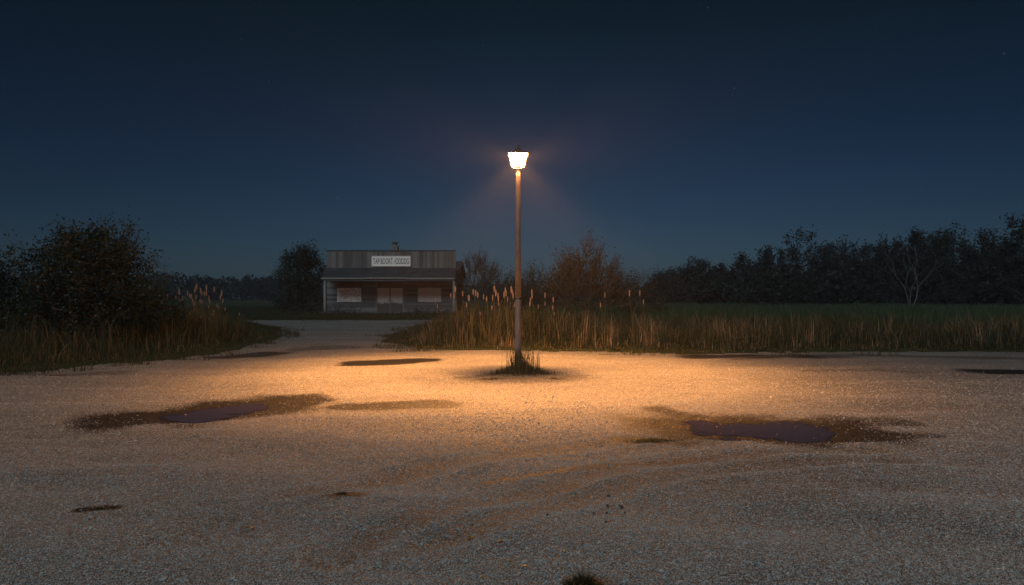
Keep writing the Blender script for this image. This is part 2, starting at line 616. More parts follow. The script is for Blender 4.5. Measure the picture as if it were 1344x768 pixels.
N = 560000
yy = 2.4 * np.exp(rng.uniform(0, 1, N) * math.log(17 / 2.4))
xx = rng.uniform(-1, 1, N) * (yy * .86 + .9)
rr = rng.lognormal(math.log(.0048), .38, N) * (.8 + yy * .05)
zz = gz(xx, yy) - rr * .05
pud = np.minimum(*[capsule(xx, yy, a, b, r) + (fbm(xx * 1.8, yy * 1.8, 41, 4) - .5) * 1.1 for a, b, r in PUDDLES])
ok = (ragged(xx, yy) < -.1) & (pud > rng.uniform(.7, 1.35, N)) & (rng.uniform(0, 1, N) > damp(xx, yy) * .97) & (rng.uniform(0, 1, N) > sstep(8, 16.5, yy))
Pv, Pt = rocks(np.stack([xx, yy, zz], -1)[ok], np.minimum(rr, .026)[ok], rng)
tag(obj('loose_gravel', np_mesh('loose_gravel', Pv, T=Pt), M['pebble']), 'loose chips of pale crushed stone over the lot', 'gravel', kind='stuff')

# ------------------------------------------------------------------ blades of grass
def blades(x, y, h, w, rng, lean=.35, bend=.3, z=None):
    n = len(x)
    z = gz(x, y) - .02 if z is None else z
    a = rng.uniform(0, 6.283, n)
    la, lm = rng.uniform(0, 6.283, n), np.abs(rng.normal(0, lean, n)) * h
    dx, dy = np.cos(la) * lm, np.sin(la) * lm
    wx, wy = np.cos(a) * w * .5, np.sin(a) * w * .5
    k = 1 + np.abs(rng.normal(0, bend, n))
    B = np.stack([x, y, z], -1)
    m1 = B + np.stack([dx * .22, dy * .22, h * .45], -1)
    m2 = B + np.stack([dx * .55, dy * .55, h * .8], -1)
    tp = B + np.stack([dx * k, dy * k, h * (1.05 - .12 * (k - 1))], -1)
    W = np.stack([wx, wy, np.zeros(n)], -1)
    Vv = np.stack([B - W, B + W, m1 - W * .9, m1 + W * .9, m2 - W * .55, m2 + W * .55, tp], 1)
    o = (np.arange(n) * 7)[:, None, None]
    Q = (o + np.array([(0, 1, 3, 2), (2, 3, 5, 4)])[None]).reshape(-1, 4)
    T = (o + np.array([(4, 5, 6)])[None]).reshape(-1, 3)
    return Vv.reshape(-1, 3), T, Q


def grass_obj(name, parts, mat, label, cat='grass'):
    Vs, Ts, Qs, k = [], [], [], 0
    for v, t, q in parts:
        Vs.append(v); Ts.append(t + k); Qs.append(q + k); k += len(v)
    return tag(obj(name, np_mesh(name, np.concatenate(Vs), np.concatenate(Ts), np.concatenate(Qs)), mat), label, cat, kind='stuff')


def scatter(n, x0, x1, y0, y1, rng, keep):
    x, y = rng.uniform(x0, x1, n), rng.uniform(y0, y1, n)
    k = rng.uniform(0, 1, n) < keep(x, y)
    return x[k], y[k]


# right-hand bank: tall dry grass among green, rising from the tip beside the track
def right_h(x, y):
    s = ragged(x, y)
    return sstep(.25, 1.5, s) * (.32 + .68 * sstep(-4.3, -1.2, x)) * (.22 + 1.25 * fbm(x * .42, y * .6, 71, 4)) * (1 - .34 * sstep(.8, 4.5, x))


def keep_r(x, y):
    s = ragged(x, y)
    return (s > .1) * (.25 + .75 * sstep(.3, .62, fbm(x * 1.1, y * 1.1, 72, 3)))


x, y = scatter(150000, -5.2, 32, 18.0, 27, rng, keep_r)
h = right_h(x, y) * rng.uniform(.25, 1.2, len(x)) * 1.12 + .06
p1 = blades(x, y, h, rng.uniform(.010, .020, len(x)), rng, .42, .8)
# upright straw stalks in bunches
bx, by = scatter(520, -3.6, 30, 19.8, 24, rng, keep_r)
k = rng.integers(6, 22, len(bx))
x = np.repeat(bx, k) + rng.normal(0, .13, k.sum())
y = np.repeat(by, k) + rng.normal(0, .13, k.sum())
h = (right_h(x, y) * .7 + .35 * sstep(.2, 1.2, ragged(x, y))) * np.repeat(rng.uniform(.55, 1.35, len(bx)), k) * rng.uniform(.5, 1.25, len(x)) + .05
s = ragged(x, y) > .35
p2 = blades(x[s], y[s], h[s], np.full(s.sum(), .012), rng, .24, .8)
# leafy weeds mixed into the bank
wx, wy = scatter(900, -4, 32, 18.6, 25, rng, lambda x, y: (ragged(x, y) > .35) * (.15 + .85 * sstep(.45, .65, fbm(x * .8, y * .8, 79, 3))))
k = rng.integers(15, 60, len(wx))
sg = np.repeat(rng.uniform(.1, .28, len(wx)), k)
cxx, cyy = np.repeat(wx, k), np.repeat(wy, k)
lxx, lyy = cxx + rng.normal(0, 1, k.sum()) * sg, cyy + rng.normal(0, 1, k.sum()) * sg
lzz = rng.uniform(.05, .75, k.sum()) * np.repeat(right_h(wx, wy) * rng.uniform(.4, 1.1, len(wx)), k) + .05
WEEDS = np.stack([lxx, lyy, lzz], -1)
grass_obj('tall_grass', [p1], M['grass_tall'], 'tall tangled green grass along the gravel edge behind the lamp')
grass_obj('straw_grass', [p2], M['straw'], 'bunches of pale dry straw standing in the green grass')

# meadow behind it, back to the wood
x, y = scatter(170000, -5, 110, 26, 96, rng, lambda x, y: (ragged(x, y) > .2) * ((x > -2.5 + (y - 26) * .02) | (y > 66)) * (np.abs(x) < y * 1.0 + 6) * np.clip(40 / y, .3, 1))
h = (.72 + .5 * fbm(x * .16, y * .16, 75, 4)) * rng.uniform(.6, 1.12, len(x)) * (1 - .25 * sstep(30, 80, y))
h = h * np.where((x < 6) & (y > 50), .25, 1.0)
p = blades(x, y, h, rng.uniform(.02, .045, len(x)) * (y / 40) ** .6, rng, .2, .5, z=np.full(len(x), -.05))
grass_obj('meadow_grass', [p], M['grass_field'], 'green meadow grass stretching back to the dark wood')

# left bank
def left_h(x, y):
    s = ragged(x, y)
    return sstep(.3, 2.2, s) * (.5 + .55 * fbm(x * .5, y * .5, 81, 3))


x, y = scatter(120000, -30, -8.2, 12.5, 31, rng, lambda x, y: (ragged(x, y) > .1) * (.2 + .8 * sstep(.3, .6, fbm(x * 1.2, y * 1.2, 82, 3))))
h = left_h(x, y) * rng.uniform(.25, 1.1, len(x)) + .05
p1 = blades(x, y, h, rng.uniform(.009, .02, len(x)), rng, .5, .8)
bx, by = scatter(150, -20, -9.5, 14, 27, rng, lambda x, y: (ragged(x, y) > .6) * 1.0)
k = rng.integers(4, 14, len(bx))
x = np.repeat(bx, k) + rng.normal(0, .12, k.sum())
y = np.repeat(by, k) + rng.normal(0, .12, k.sum())
p2 = blades(x, y, left_h(x, y) * rng.uniform(.9, 1.5, len(x)) + .1, np.full(len(x), .012), rng, .1, .6)
grass_obj('bank_grass', [p1, p2], M['grass_tall'], 'dim grass bank in front of the large dark shrub')

# short fringe along every edge of the gravel, and the lawn by the old store
x, y = scatter(420000, -24, 30, 13, 46, rng, lambda x, y: ((ragged(x, y) > -.12) & (ragged(x, y) < 1.6)) * .75)
h = rng.uniform(.03, .11, len(x)) * (.6 + 1.0 * sstep(0, 1, ragged(x, y)))
p1 = blades(x, y, h, rng.uniform(.008, .016, len(x)) * (y / 18) ** .5, rng, .5, .5)
x, y = scatter(90000, -45, 4, 42, 90, rng, lambda x, y: (ragged(x, y) > .1) * np.clip(45 / y, .2, 1))
h = rng.uniform(.05, .2, len(x)) * (.6 + .9 * fbm(x * .3, y * .3, 91, 3))
p2 = blades(x, y, h, rng.uniform(.025, .05, len(x)), rng, .5, .5)
# clumps that straggle out over the gravel
x, y = scatter(200000, -22, 30, 13, 32, rng, lambda x, y: ((ragged(x, y) > -.9) & (ragged(x, y) < .25)) * sstep(.54, .68, fbm(x * .9, y * 1.6, 95, 4)))
h = rng.uniform(.04, .26, len(x)) * (.5 + .9 * fbm(x * 1.4, y * 1.4, 96, 2))
p3 = blades(x, y, h, rng.uniform(.008, .016, len(x)), rng, .6, .6)
grass_obj('short_grass', [p1, p2, p3], M['grass_short'], 'short grass fringing the gravel and round the old store')


# tufts and patches standing in the gravel, each its own thing
def tuft(name, px, py, rx, ry, n, hh, label, cat='grass tuft', mat='tuft', lean=.5, group=None, core=0):
    cx, cy = gnd(px, py)
    a, q = rng.uniform(0, 6.283, n), np.minimum(np.abs(rng.normal(0, .5, n)), 1.15) + .12 * rng.uniform(0, 1, n)
    x, y = cx + np.cos(a) * q * rx, cy + np.sin(a) * q * ry
    h = rng.uniform(.35, 1, n) * hh * (1 - .6 * np.clip(q, 0, 1))
    parts = [blades(x, y, h, rng.uniform(.005, .011, n), rng, lean, .4)]
    if core:
        x, y = cx + rng.normal(0, rx * .22, core), cy + rng.normal(0, ry * .3, core)
        parts.append(blades(x, y, hh * rng.uniform(1.0, 2.3, core), rng.uniform(.006, .012, core), rng, .28, .4))
    Vs, Ts, Qs, k = [], [], [], 0
    for v, t, q_ in parts:
        Vs.append(v); Ts.append(t + k); Qs.append(q_ + k); k += len(v)
    Vv = np.concatenate(Vs)
    z0 = float(gz(cx, cy)[0])
    o = obj(name, np_mesh(name, Vv - np.array([cx, cy, z0]), np.concatenate(Ts), np.concatenate(Qs)), M[mat])
    o.location = (cx, cy, z0)
    return tag(o, label, cat, group)


tuft('grass_tuft', 684, 492, .72, .5, 2600, .26, 'shaggy tuft of dry grass round the foot of the lamp pole', core=260)
tuft('grass_tuft', 767, 769, .14, .11, 1100, .115, 'small round tuft at the bottom edge of the gravel', mat='grass_short', lean=.8)
tuft('grass_tuft', 449, 655, .085, .06, 650, .045, 'tiny flat tuft alone in the grey gravel left of centre')
tuft('grass_tuft', 130, 667, .12, .045, 600, .04, 'thin dark sliver of grass at lower left of the gravel')
tuft('grass_patch', 858, 583, .36, .2, 2600, .065, 'thin sprinkling of weeds just left of the round puddle')
tuft('grass_patch', 1005, 468, 1.5, .5, 4200, .06, 'long low strip of grass in the gravel near the right bank')
tuft('grass_patch', 1180, 467, 1.7, .35, 2600, .05, 'broken strip of grass at the far gravel edge below the pale bare tree')
tuft('grass_patch', 1300, 470, 1.3, .3, 2000, .05, 'broken strip of grass at the far gravel edge nearest the right border')
tuft('grass_patch', 800, 465.5, 1.1, .25, 1300, .04, 'thin strip of grass at the far gravel edge before the twiggy bush')
tuft('grass_patch', 70, 492, 1.0, .3, 1500, .05, 'strip of grass breaking into the gravel at the left side of the photo')
tuft('grass_patch', 1212, 572, .14, .08, 350, .03, 'faint smear of weeds right of the round puddle')
tuft('grass_patch', 645, 498, .45, .22, 900, .06, 'low weeds spreading left from the lamp foot')
tuft('grass_patch', 728, 498, .4, .25, 700, .05, 'low weeds spreading right from the lamp foot')

# dark clods and pale chips that stand out of the gravel
for px, py, r in [(799, 647, .028), (797, 662, .022), (816, 662, .03), (820, 669, .018), (797, 670, .02), (779, 672, .018), (795, 685, .024),
                  (718, 678, .022), (731, 655, .018), (612, 680, .018)]:
    cx, cy = gnd(px, py)
    v, t = rocks(np.zeros((1, 3)), np.array([r]), rng, .75)
    r *= .65
    o = obj('clod', np_mesh('clod', v * .65, T=t), M['clod'])
    o.location = (cx, cy, float(gz(cx, cy)[0]) + r * .35)
    tag(o, 'small dark clod of earth on the open gravel before the lamp', 'clod', 'dark clods on the gravel')

pc = [gnd(px, py) for px, py in [(632, 759), (688, 745), (655, 717), (634, 703), (617, 707), (618, 709), (668, 738), (764, 714), (741, 726), (352, 536), (243, 542), (330, 694)]]
n2 = 120
ang, q = rng.normal(1.6, 1.6, n2), rng.uniform(.15, 1.0, n2) ** .6 * 1.1
c2 = gnd(998, 560)
lx = np.concatenate([[p[0] for p in pc], c2[0] + np.cos(ang) * q * 1.15, xat(430, 11.5) + rng.normal(0, .5, 40)])
ly = np.concatenate([[p[1] for p in pc], c2[1] + np.sin(ang) * q * .85, 10.6 + rng.normal(0, .35, 40)])
lz = np.maximum(gz(lx, ly), -.036) + .012
v, t = rocks(np.stack([lx, ly, lz], -1), np.concatenate([np.full(len(pc), .016), rng.uniform(.005, .011, len(lx) - len(pc))]), rng, .35)
tag(obj('fallen_leaves', np_mesh('fallen_leaves', v, T=t), M['yellow_leaf']), 'scraps of yellow fallen leaf round the puddle', 'leaves', kind='stuff')

# ------------------------------------------------------------------ plumed reeds
def reed_proto(seed, ht):
    r = random.Random(seed)
    st = MB()
    p = Vector((0, 0, 0))
    lean = Vector((r.uniform(-.13, .13), r.uniform(-.13, .13), 0))
    pts = [Vector((0, 0, 0)) + lean * (t * t) * ht + Vector((0, 0, t * ht)) for t in (0, .33, .66, 1)]
    for a, b, ra, rb in zip(pts, pts[1:], (.006, .0055, .005), (.0055, .005, .003)):
        st.tube(a, b, ra, rb, 5)
    ms = np_mesh('stem', st.v, None, None)
    me = bpy.data.meshes.new('stem'); me.from_pydata(st.v, [], st.f); me.materials.append(M['stem'])
    lf = []
    g = np.random.default_rng(seed)
    k = 5
    zz = g.uniform(.05, .55, k) * ht
    v, t, q = blades(np.zeros(k), np.zeros(k), g.uniform(.35, .6, k) * ht * .75, g.uniform(.014, .022, k), g, .45, .6, z=zz)
    ml = np_mesh('leaf', v, t, q); ml.materials.append(M['reed_leaf'])
    # plume: feathery spindle of short bristles round the stem's tip
    n = 110
    f = g.uniform(0, 1, n)
    L = g.uniform(.15, .22)
    rad = .027 * np.sin(np.pi * (f * .88 + .1)) ** .7
    a = g.uniform(0, 6.283, n)
    top = np.array(pts[-1])
    bx, by = top[0] + np.cos(a) * rad * .35, top[1] + np.sin(a) * rad * .35
    B = np.stack([bx, by, top[2] - .05 + f * L], -1)
    E = B + np.stack([np.cos(a) * rad, np.sin(a) * rad, np.full(n, .045)], -1)
    W = np.stack([-np.sin(a), np.cos(a), np.zeros(n)], -1) * .009
    Vv = np.stack([B, (B + E) / 2 - W, E, (B + E) / 2 + W], 1).reshape(-1, 3)
    Q = np.arange(n * 4).reshape(n, 4)
    mp = np_mesh('plume', Vv, None, Q); mp.materials.append(M['plume'])
    bpy.data.meshes.remove(ms)
    return me, ml, mp


PROTO = [reed_proto(100 + k, 1.6) for k in range(6)]


def reed(x, y, ztop, label, group, k):
    z0 = float(gz(x, y)[0])
    root = empty('plumed_reed', (x, y, z0), label, 'reed', group, random.uniform(0, 6.28))
    s = max(.35, (ztop - z0 - .08) / 1.66)
    me, ml, mp = PROTO[k % 6]
    for nm, m in (('stem', me), ('leaf', ml), ('plume', mp)):
        o = bpy.data.objects.new(nm, m)
        C.objects.link(o)
        o.parent = root
        o.scale = (max(s, .8), max(s, .8), s)


RH = [(320, 350), (290, 385), (325, 385), (345, 392), (392, 368), (394, 396), (415, 365), (440, 378), (432, 392), (475, 345), (477, 368), (505, 383), (520, 400),
      (545, 355), (549, 372), (530, 392), (575, 350), (580, 378), (595, 385), (603, 370), (612, 430), (590, 430), (460, 475), (385, 478), (385, 430), (220, 410),
      (233, 440), (365, 515), (500, 425), (512, 445), (685, 365), (718, 385), (752, 383), (670, 405), (735, 440), (770, 425), (795, 445), (812, 475),
      (830, 405), (1035, 430), (1085, 380), (1228, 370), (1280, 370), (1295, 415), (902, 480), (345, 372), (660, 372), (560, 402), (700, 425), (450, 400)]
for k, (cx, cy) in enumerate(RH):
    px, py = 520 + cx / 3.953, 290 + cy / 3.953
    Y = random.uniform(20.3, 22.6)
    if px < 600: Y = random.uniform(21.5, 24)
    lab = 'pink plumed reed lit orange in the clump between store and lamp' if px < 678 else 'pink plumed reed standing before the twiggy bush right of the lamp'
    reed(xat(px, Y), Y, zat(py - 2, Y), lab, 'plumed reeds behind the lamp' if px < 678 else 'plumed reeds right of the lamp', k)
LH = [(55, 305), (95, 310), (0, 345), (35, 355), (15, 370), (60, 410), (40, 430), (120, 375), (150, 320), (165, 280), (180, 345), (175, 405), (200, 445), (230, 265),
      (225, 380), (220, 320), (245, 300), (268, 275), (270, 325), (285, 300), (250, 390), (280, 425), (290, 380), (330, 355), (335, 320), (362, 290), (385, 320),
      (365, 380), (345, 415), (375, 430), (380, 460), (410, 350), (435, 380), (450, 440), (155, 505), (220, 525), (265, 500), (330, 485), (200, 475), (540, 480),
      (115, 335), (310, 515), (-25, 400), (90, 360), (215, 345)]
for k, (cx, cy) in enumerate(LH):
    px, py = 220 + cx / 5.909, 330 + cy / 5.909
    Y = random.uniform(22.5, 25)
    reed(xat(px, Y), Y, zat(py - 2, Y), 'pale plumed reed in the dim clump beside the large shrub on the left', 'plumed reeds left of the track', k)

# ------------------------------------------------------------------ trees and shrubs
def grow(g, targets, base, nstem=1, spread=.1, r0=.06, jit=.12):
    """join scattered crown points into one branching skeleton: returns nodes, parents, radii"""
    nodes = []
    par = []
    for s in range(nstem):
        nodes.append(np.array(base) + np.array([g.normal(0, spread), g.normal(0, spread), 0]))
        par.append(-1)
    order = np.argsort(np.linalg.norm(targets - np.array(base), axis=1))
    for i in order:
        t = targets[i]
        A = np.array(nodes)
        d = np.linalg.norm(A - t, axis=1)
        d = d + 1.2 * np.clip(A[:, 2] - t[2], 0, None)
        j = int(np.argmin(d))
        p = A[j]
        L = np.linalg.norm(t - p)
        steps = max(1, int(L / .35)) if L < 3 else max(2, int(L / .9))
        steps = min(steps, 6)
        prev = j
        for k in range(1, steps + 1):
            f = k / steps
            q = p + (t - p) * f
            q[2] += .18 * L * math.sin(math.pi * f) * .5
            if k < steps: q = q + g.normal(0, jit * L / steps, 3)
            nodes.append(q)
            par.append(prev)
            prev = len(nodes) - 1
    n = len(nodes)
    cnt = np.ones(n)
    for i in range(n - 1, -1, -1):
        if par[i] >= 0: cnt[par[i]] += cnt[i]
    rad = r0 * (cnt / cnt.max()) ** .45
    return np.array(nodes), par, rad


def skeleton_mesh(nodes, par, rad, sides=5, minr=.004):
    Vs, Qs, k = [], [], 0
    a = np.arange(sides) * 2 * math.pi / sides
    for i, p in enumerate(par):
        if p < 0: continue
        A, B = nodes[p], nodes[i]
        d = B - A
        L = np.linalg.norm(d)
        if L < 1e-5: continue
        d = d / L
        uu = np.cross(d, [0, 0, 1.0] if abs(d[2]) < .9 else [1.0, 0, 0])
        uu /= np.linalg.norm(uu)
        w = np.cross(d, uu)
        ring = np.cos(a)[:, None] * uu + np.sin(a)[:, None] * w
        ra = max(minr, min(rad[p], rad[i] * 1.5))
        Vs.append(A + ring * ra)
        Vs.append(B + ring * max(minr, rad[i]))
        j = np.arange(sides)
        Qs.append(np.stack([k + j, k + (j + 1) % sides, k + sides + (j + 1) % sides, k + sides + j], -1))
        k += 2 * sides
    return np.concatenate(Vs), np.concatenate(Qs)


def leaf_quads(P, size, g, asp=.55, up=.0):
    n = len(P)
    d = g.normal(0, 1, (n, 3)); d[:, 2] += up
    d /= np.linalg.norm(d, axis=1)[:, None]
    e = np.cross(d, g.normal(0, 1, (n, 3)))
    e /= np.linalg.norm(e, axis=1)[:, None] + 1e-9
    s = (size * g.uniform(.6, 1.35, n))[:, None]
    Vv = np.stack([P, P + d * s * .5 + e * s * asp * .5, P + d * s, P + d * s * .5 - e * s * asp * .5], 1).reshape(-1, 3)
    return Vv, np.arange(n * 4).reshape(n, 4)


def lobes_pts(g, lobes, n, shell=.35):
    """points in a union of ellipsoids (cx,cy,cz,rx,ry,rz), thicker towards the outside"""
    lob = np.array(lobes, float)
    w = lob[:, 3] * lob[:, 4] * lob[:, 5]
    c = g.choice(len(lob), n, p=w / w.sum())
    d = g.normal(0, 1, (n, 3))
    d /= np.linalg.norm(d, axis=1)[:, None]
    r = g.uniform(0, 1, n) ** shell
    return lob[c, :3] + d * r[:, None] * lob[c, 3:6]


def plant(name, x, y, lobes, K, leaves, lsize, label, cat, seed, mat='leaf', bark='bark', nstem=1, spread=.1, r0=.08, cl=.2, twigs=0, group=None,
          sides=5, shell=.35, part='crown', wood='trunk', up=.0, minz=.25, minr=.004, z0=None, twl=.5, leaf_share=1.0):
    g = np.random.default_rng(seed)
    z0 = (float(gz(x, y)[0]) if y < 60 else -.05) if z0 is None else z0
    root = empty(name, (x, y, z0), label, cat, group)
    T = lobes_pts(g, lobes, K, shell)
    T[:, 2] = np.maximum(T[:, 2], minz)
    nodes, par, rad = grow(g, T, (0, 0, -.1), nstem, spread, r0)
    tips = T
    if twigs:
        src = nodes[g.integers(0, len(nodes), twigs)]
        src = src[src[:, 2] > minz]
        out = src - np.array([0, 0, lobes[0][2] * .45])
        out /= np.linalg.norm(out, axis=1)[:, None] + 1e-6
        out = out + g.normal(0, .3, out.shape) + np.array([0, 0, .35])
        end = src + out * g.uniform(.4, 1.1, (len(src), 1)) * twl
        mid = (src + end) / 2 + g.normal(0, .03, src.shape)
        n0 = len(nodes)
        m = len(src)
        nodes = np.concatenate([nodes, src, mid, end])
        par = list(par) + [-1] * m + [n0 + i for i in range(m)] + [n0 + m + i for i in range(m)]
        rad = np.concatenate([rad, np.full(m, minr * 1.8), np.full(m, minr * 1.4), np.full(m, minr)])
        tips = np.concatenate([T, mid, end])
    v, q = skeleton_mesh(nodes, par, rad, sides, minr)
    obj(wood, np_mesh(wood, v, None, q, smooth=True), M[bark], root)
    if leaves:
        cidx = g.integers(0, len(tips), leaves)
        dens = g.uniform(.3, 1, len(tips)) ** 1.5
        cidx = cidx[g.uniform(0, 1, leaves) < dens[cidx]]
        P = tips[cidx] + g.normal(0, 1, (len(cidx), 3)) * cl * g.uniform(.4, 1.1, (len(cidx), 1))
        P[:, 2] = np.maximum(P[:, 2], .05)
        v, q = leaf_quads(P, np.full(len(P), lsize), g, .55, up)
        obj(part, np_mesh(part, v, None, q), M[mat], root)
    return root


v, q = leaf_quads(WEEDS, np.full(len(WEEDS), .075), rng, .5, .3)
tag(obj('leafy_weeds', np_mesh('leafy_weeds', v, None, q), M['grass_short']), 'leafy weeds tangled in the tall grass bank', 'weeds', kind='stuff')
# large dark shrub at the left
Y = 19.5
plant('shrub', xat(108, Y), Y, [(0, 0, 1.9, 1.75, 1.5, 1.3), (.45, .2, 2.75, 1.0, 1.0, .72), (-.95, 0, 2.45, .8, .9, .75), (1.2, 0, 2.5, .6, .8, .65),
                               (-.2, -.4, 1.0, 2.1, 1.4, .9), (1.3, -.3, 1.2, .9, .9, .8), (-1.8, 0, 1.2, .7, .8, .8)],
      380, 62000, .082, 'large leafy dark shrub rising above the grass bank on the left', 'shrub', 11, nstem=7, spread=.35, r0=.06, cl=.2, twigs=260, twl=.35, wood='stem')
plant('shrub', xat(-45, 21), 21, [(0, 0, 1.3, 1.5, 1.3, 1.2), (.6, 0, 1.9, .8, .8, .7)], 130, 16000, .085,
      'lower dark shrub cut off by the left edge of the photo', 'shrub', 12, nstem=5, spread=.3, r0=.05, cl=.22, twigs=80, twl=.35, wood='stem')
plant('shrub', xat(195, 22.5), 22.5, [(0, 0, .9, 1.1, 1.0, .8), (.1, 0, 1.5, .5, .5, .6)], 110, 12000, .075,
      'low dark shrub between the large shrub and the pale reeds', 'shrub', 13, nstem=5, spread=.3, r0=.03, cl=.2, twigs=60, twl=.35, wood='stem')
plant('sapling', xat(208, 27), 27, [(0, 0, 2.3, .45, .45, .75), (.1, 0, 1.5, .5, .5, .6)], 40, 380, .06,
      'thin wispy sapling poking up right of the large shrub', 'sapling', 14, nstem=2, spread=.1, r0=.025, cl=.12, twigs=50, twl=.4)
# tree against the left end of the store
Y = 64
plant('broadleaf_tree', xat(393, Y), Y, [(0, 0, 3.2, 2.1, 1.9, 2.2), (.5, 0, 4.9, 1.3, 1.3, 1.3), (-1.2, 0, 4.3, 1.0, 1.1, 1.1), (0, 0, 1.2, 2.3, 1.6, 1.1)],
      190, 24000, .18, 'round leafy green tree at the left end of the store', 'tree', 15, r0=.16, cl=.36, mat='leaf', twigs=80, twl=.5, minr=.012)
# weeds at its foot and along the store front
for k, (px, py, w_, h_, lab) in enumerate([(402, 412.5, 1.3, .9, 'leggy weeds with pale flowers by the left porch post'), (452, 412, 1.6, .45, 'low weeds under the left boarded window'),
                                          (562, 412.5, 1.7, .5, 'low weeds under the right boarded window')]):
    cx, cy = gnd(px, py)
    cy -= 1.2 if k else 0
    plant('weeds', cx, cy, [(0, 0, h_ * .45, w_, .45, h_ * .5)], 60, 1500, .09, lab, 'weeds', 40 + k, nstem=9, spread=w_ * .5, r0=.012, cl=.12, twigs=40, twl=.4, wood='stem', minz=.06, part='foliage', minr=.006)
# twiggy rust-coloured bush right of the lamp
Y = 29
plant('bush', xat(766, Y), Y, [(0, 0, 1.8, 1.4, 1.2, 1.1), (.2, 0, 2.75, .55, .5, 1.05), (-.65, 0, 2.2, .6, .6, .8), (.85, 0, 2.15, .6, .6, .75), (-1.2, 0, 1.4, .6, .5, .5), (1.45, 0, 1.4, .7, .5, .45)],
      430, 17000, .075, 'twiggy rust brown bush with pointed top right of the lamp', 'bush', 21, mat='leaf_rust', bark='twig', nstem=9, spread=.3, r0=.04, cl=.14, twigs=1000, twl=.5, wood='stem', minr=.007)
plant('bush', xat(690, 33), 33, [(0, 0, 1.3, 1.3, 1.0, 1.0), (.5, 0, 1.9, .8, .7, .75)], 130, 11000, .075, 'low dark bush just right of the pole behind the reeds', 'bush', 22, nstem=6,
      spread=.3, r0=.03, cl=.2, twigs=300, twl=.5, wood='stem', bark='twig', minr=.006)
plant('bush', xat(830, 34), 34, [(0, 0, 1.3, 1.5, 1.0, 1.1), (-.5, 0, 1.7, .9, .7, .7)], 130, 11000, .075, 'low dark bush behind the right end of the twiggy bush', 'bush', 23, nstem=6,
      spread=.3, r0=.03, cl=.2, twigs=200, twl=.5, wood='stem', bark='twig', minr=.006)
plant('bare_tree', xat(626, 74), 74, [(0, 0, 3.3, 2.2, 1.6, 2.0), (.3, 0, 4.7, 1.2, 1.0, 1.2)], 150, 2600, .13, 'nearly bare tree spreading beside the right end of the store', 'tree', 24,
      nstem=3, spread=.2, r0=.12, cl=.3, twigs=500, twl=.9, minr=.014, mat='leaf_tree')
plant('bare_tree', xat(650, 80), 80, [(0, 0, 2.3, 1.6, 1.3, 1.6)], 80, 2200, .15, 'small sparse tree seen between store and lamp pole', 'tree', 25,
      nstem=2, spread=.2, r0=.1, cl=.3, twigs=200, twl=.8, minr=.014, mat='leaf_tree')

# the wood at the right: each tree its own crown
WOOD = [(866, 362, 32, 120, 'small shrubby tree at the left end of the wood, nearest the twiggy bush'),
        (888, 352, 34, 112, 'short rounded tree second from the left end of the wood'),
        (914, 341, 46, 105, 'broad low tree with a flat top left of the dip in the wood'),
        (946, 346, 36, 108, 'low tree with a tufted top in the left half of the wood'),
        (984, 339, 44, 100, 'feathery tree standing just left of the first tall crown'),
        (1012, 325, 52, 96, 'half-height tree leaning against the first tall crown of the wood'),
        (1055, 301, 74, 92, 'tall round-crowned tree, the first to stand clear of the wood'),
        (1104, 309, 60, 90, 'tall tree with a knobbly crown just right of the first tall crown'),
        (1140, 320, 52, 88, 'lower tree filling the dip left of the pale bare tree'),
        (1176, 309, 58, 86, 'dense tree behind the pale bare tree'),
        (1212, 302, 60, 84, 'dense tree rising just right of the pale bare tree'),
        (1232, 291, 48, 90, 'tree with an open tufted crown standing highest right of the pale bare tree'),
        (1268, 300, 64, 82, 'broad dark tree two crowns in from the right edge'),
        (1306, 297, 58, 80, 'dark tree with twin tufts next to the right edge'),
        (1342, 288, 66, 78, 'tallest dark tree, cut by the right edge of the photo'),
        (1400, 284, 80, 78, 'dark tree beyond the right edge of the photo')]
for k, (px, py, wpx, Y, lab) in enumerate(WOOD):
    if px > 1390: continue
    H = zat(py, Y) + .05
    W = wpx / F_PX * Y * .62
    g = random.Random(300 + k)
    lb = [(0, 0, H * .52, W, W * .8, H * .40), (g.uniform(-.3, .3) * W, 0, H * .80, W * .55, W * .55, H * .19), (-.55 * W, 0, H * .64, W * .55, W * .5, H * .2),
          (.6 * W, 0, H * .6, W * .55, W * .5, H * .22), (0, 0, H * .25, W * 1.1, W, H * .24)]
    plant('broadleaf_tree', xat(px, Y), Y, lb, 140, 12500, .33, lab, 'tree', 500 + k, mat='leaf_tree', r0=.2, cl=.42, twigs=60, twl=.8, sides=5, minr=.02, group='trees of the dark wood', shell=.45, minz=.6)
# pale bare tree in front of the wood
Y = 76
rt = empty('bare_tree', (xat(1196, Y), Y, -.05), 'slender pale bare tree forking in front of the dark wood', 'tree')
m = MB()
def fork(p, d, L, r, depth, g):
    q = p + d * L
    mid = (p + q) / 2 + Vector((g.uniform(-.06, .06), 0, 0)) * L
    m.tube(p, mid, r, r * .85, 5)
    m.tube(mid, q, r * .85, r * .7, 5)
    if depth == 0: return
    for s in (-1, 1):
        if depth < 3 and g.random() < .12: continue
        nd = (d + Vector((s * g.uniform(.2, .55), g.uniform(-.4, .4), g.uniform(-.05, .25)))).normalized()
        fork(q, nd, L * g.uniform(.6, .85), r * .62, depth - 1, g)
gg = random.Random(5)
fork(Vector((-.1, 0, 0)), Vector((-.25, 0, 1)).normalized(), 2.3, .05, 4, gg)
fork(Vector((.1, 0, 0)), Vector((.33, .1, 1)).normalized(), 2.6, .058, 4, gg)
fork(Vector((0, 0, 0)), Vector((.02, .1, 1)).normalized(), 1.9, .04, 3, gg)
m.build('trunk', M['bark_pale'], rt)

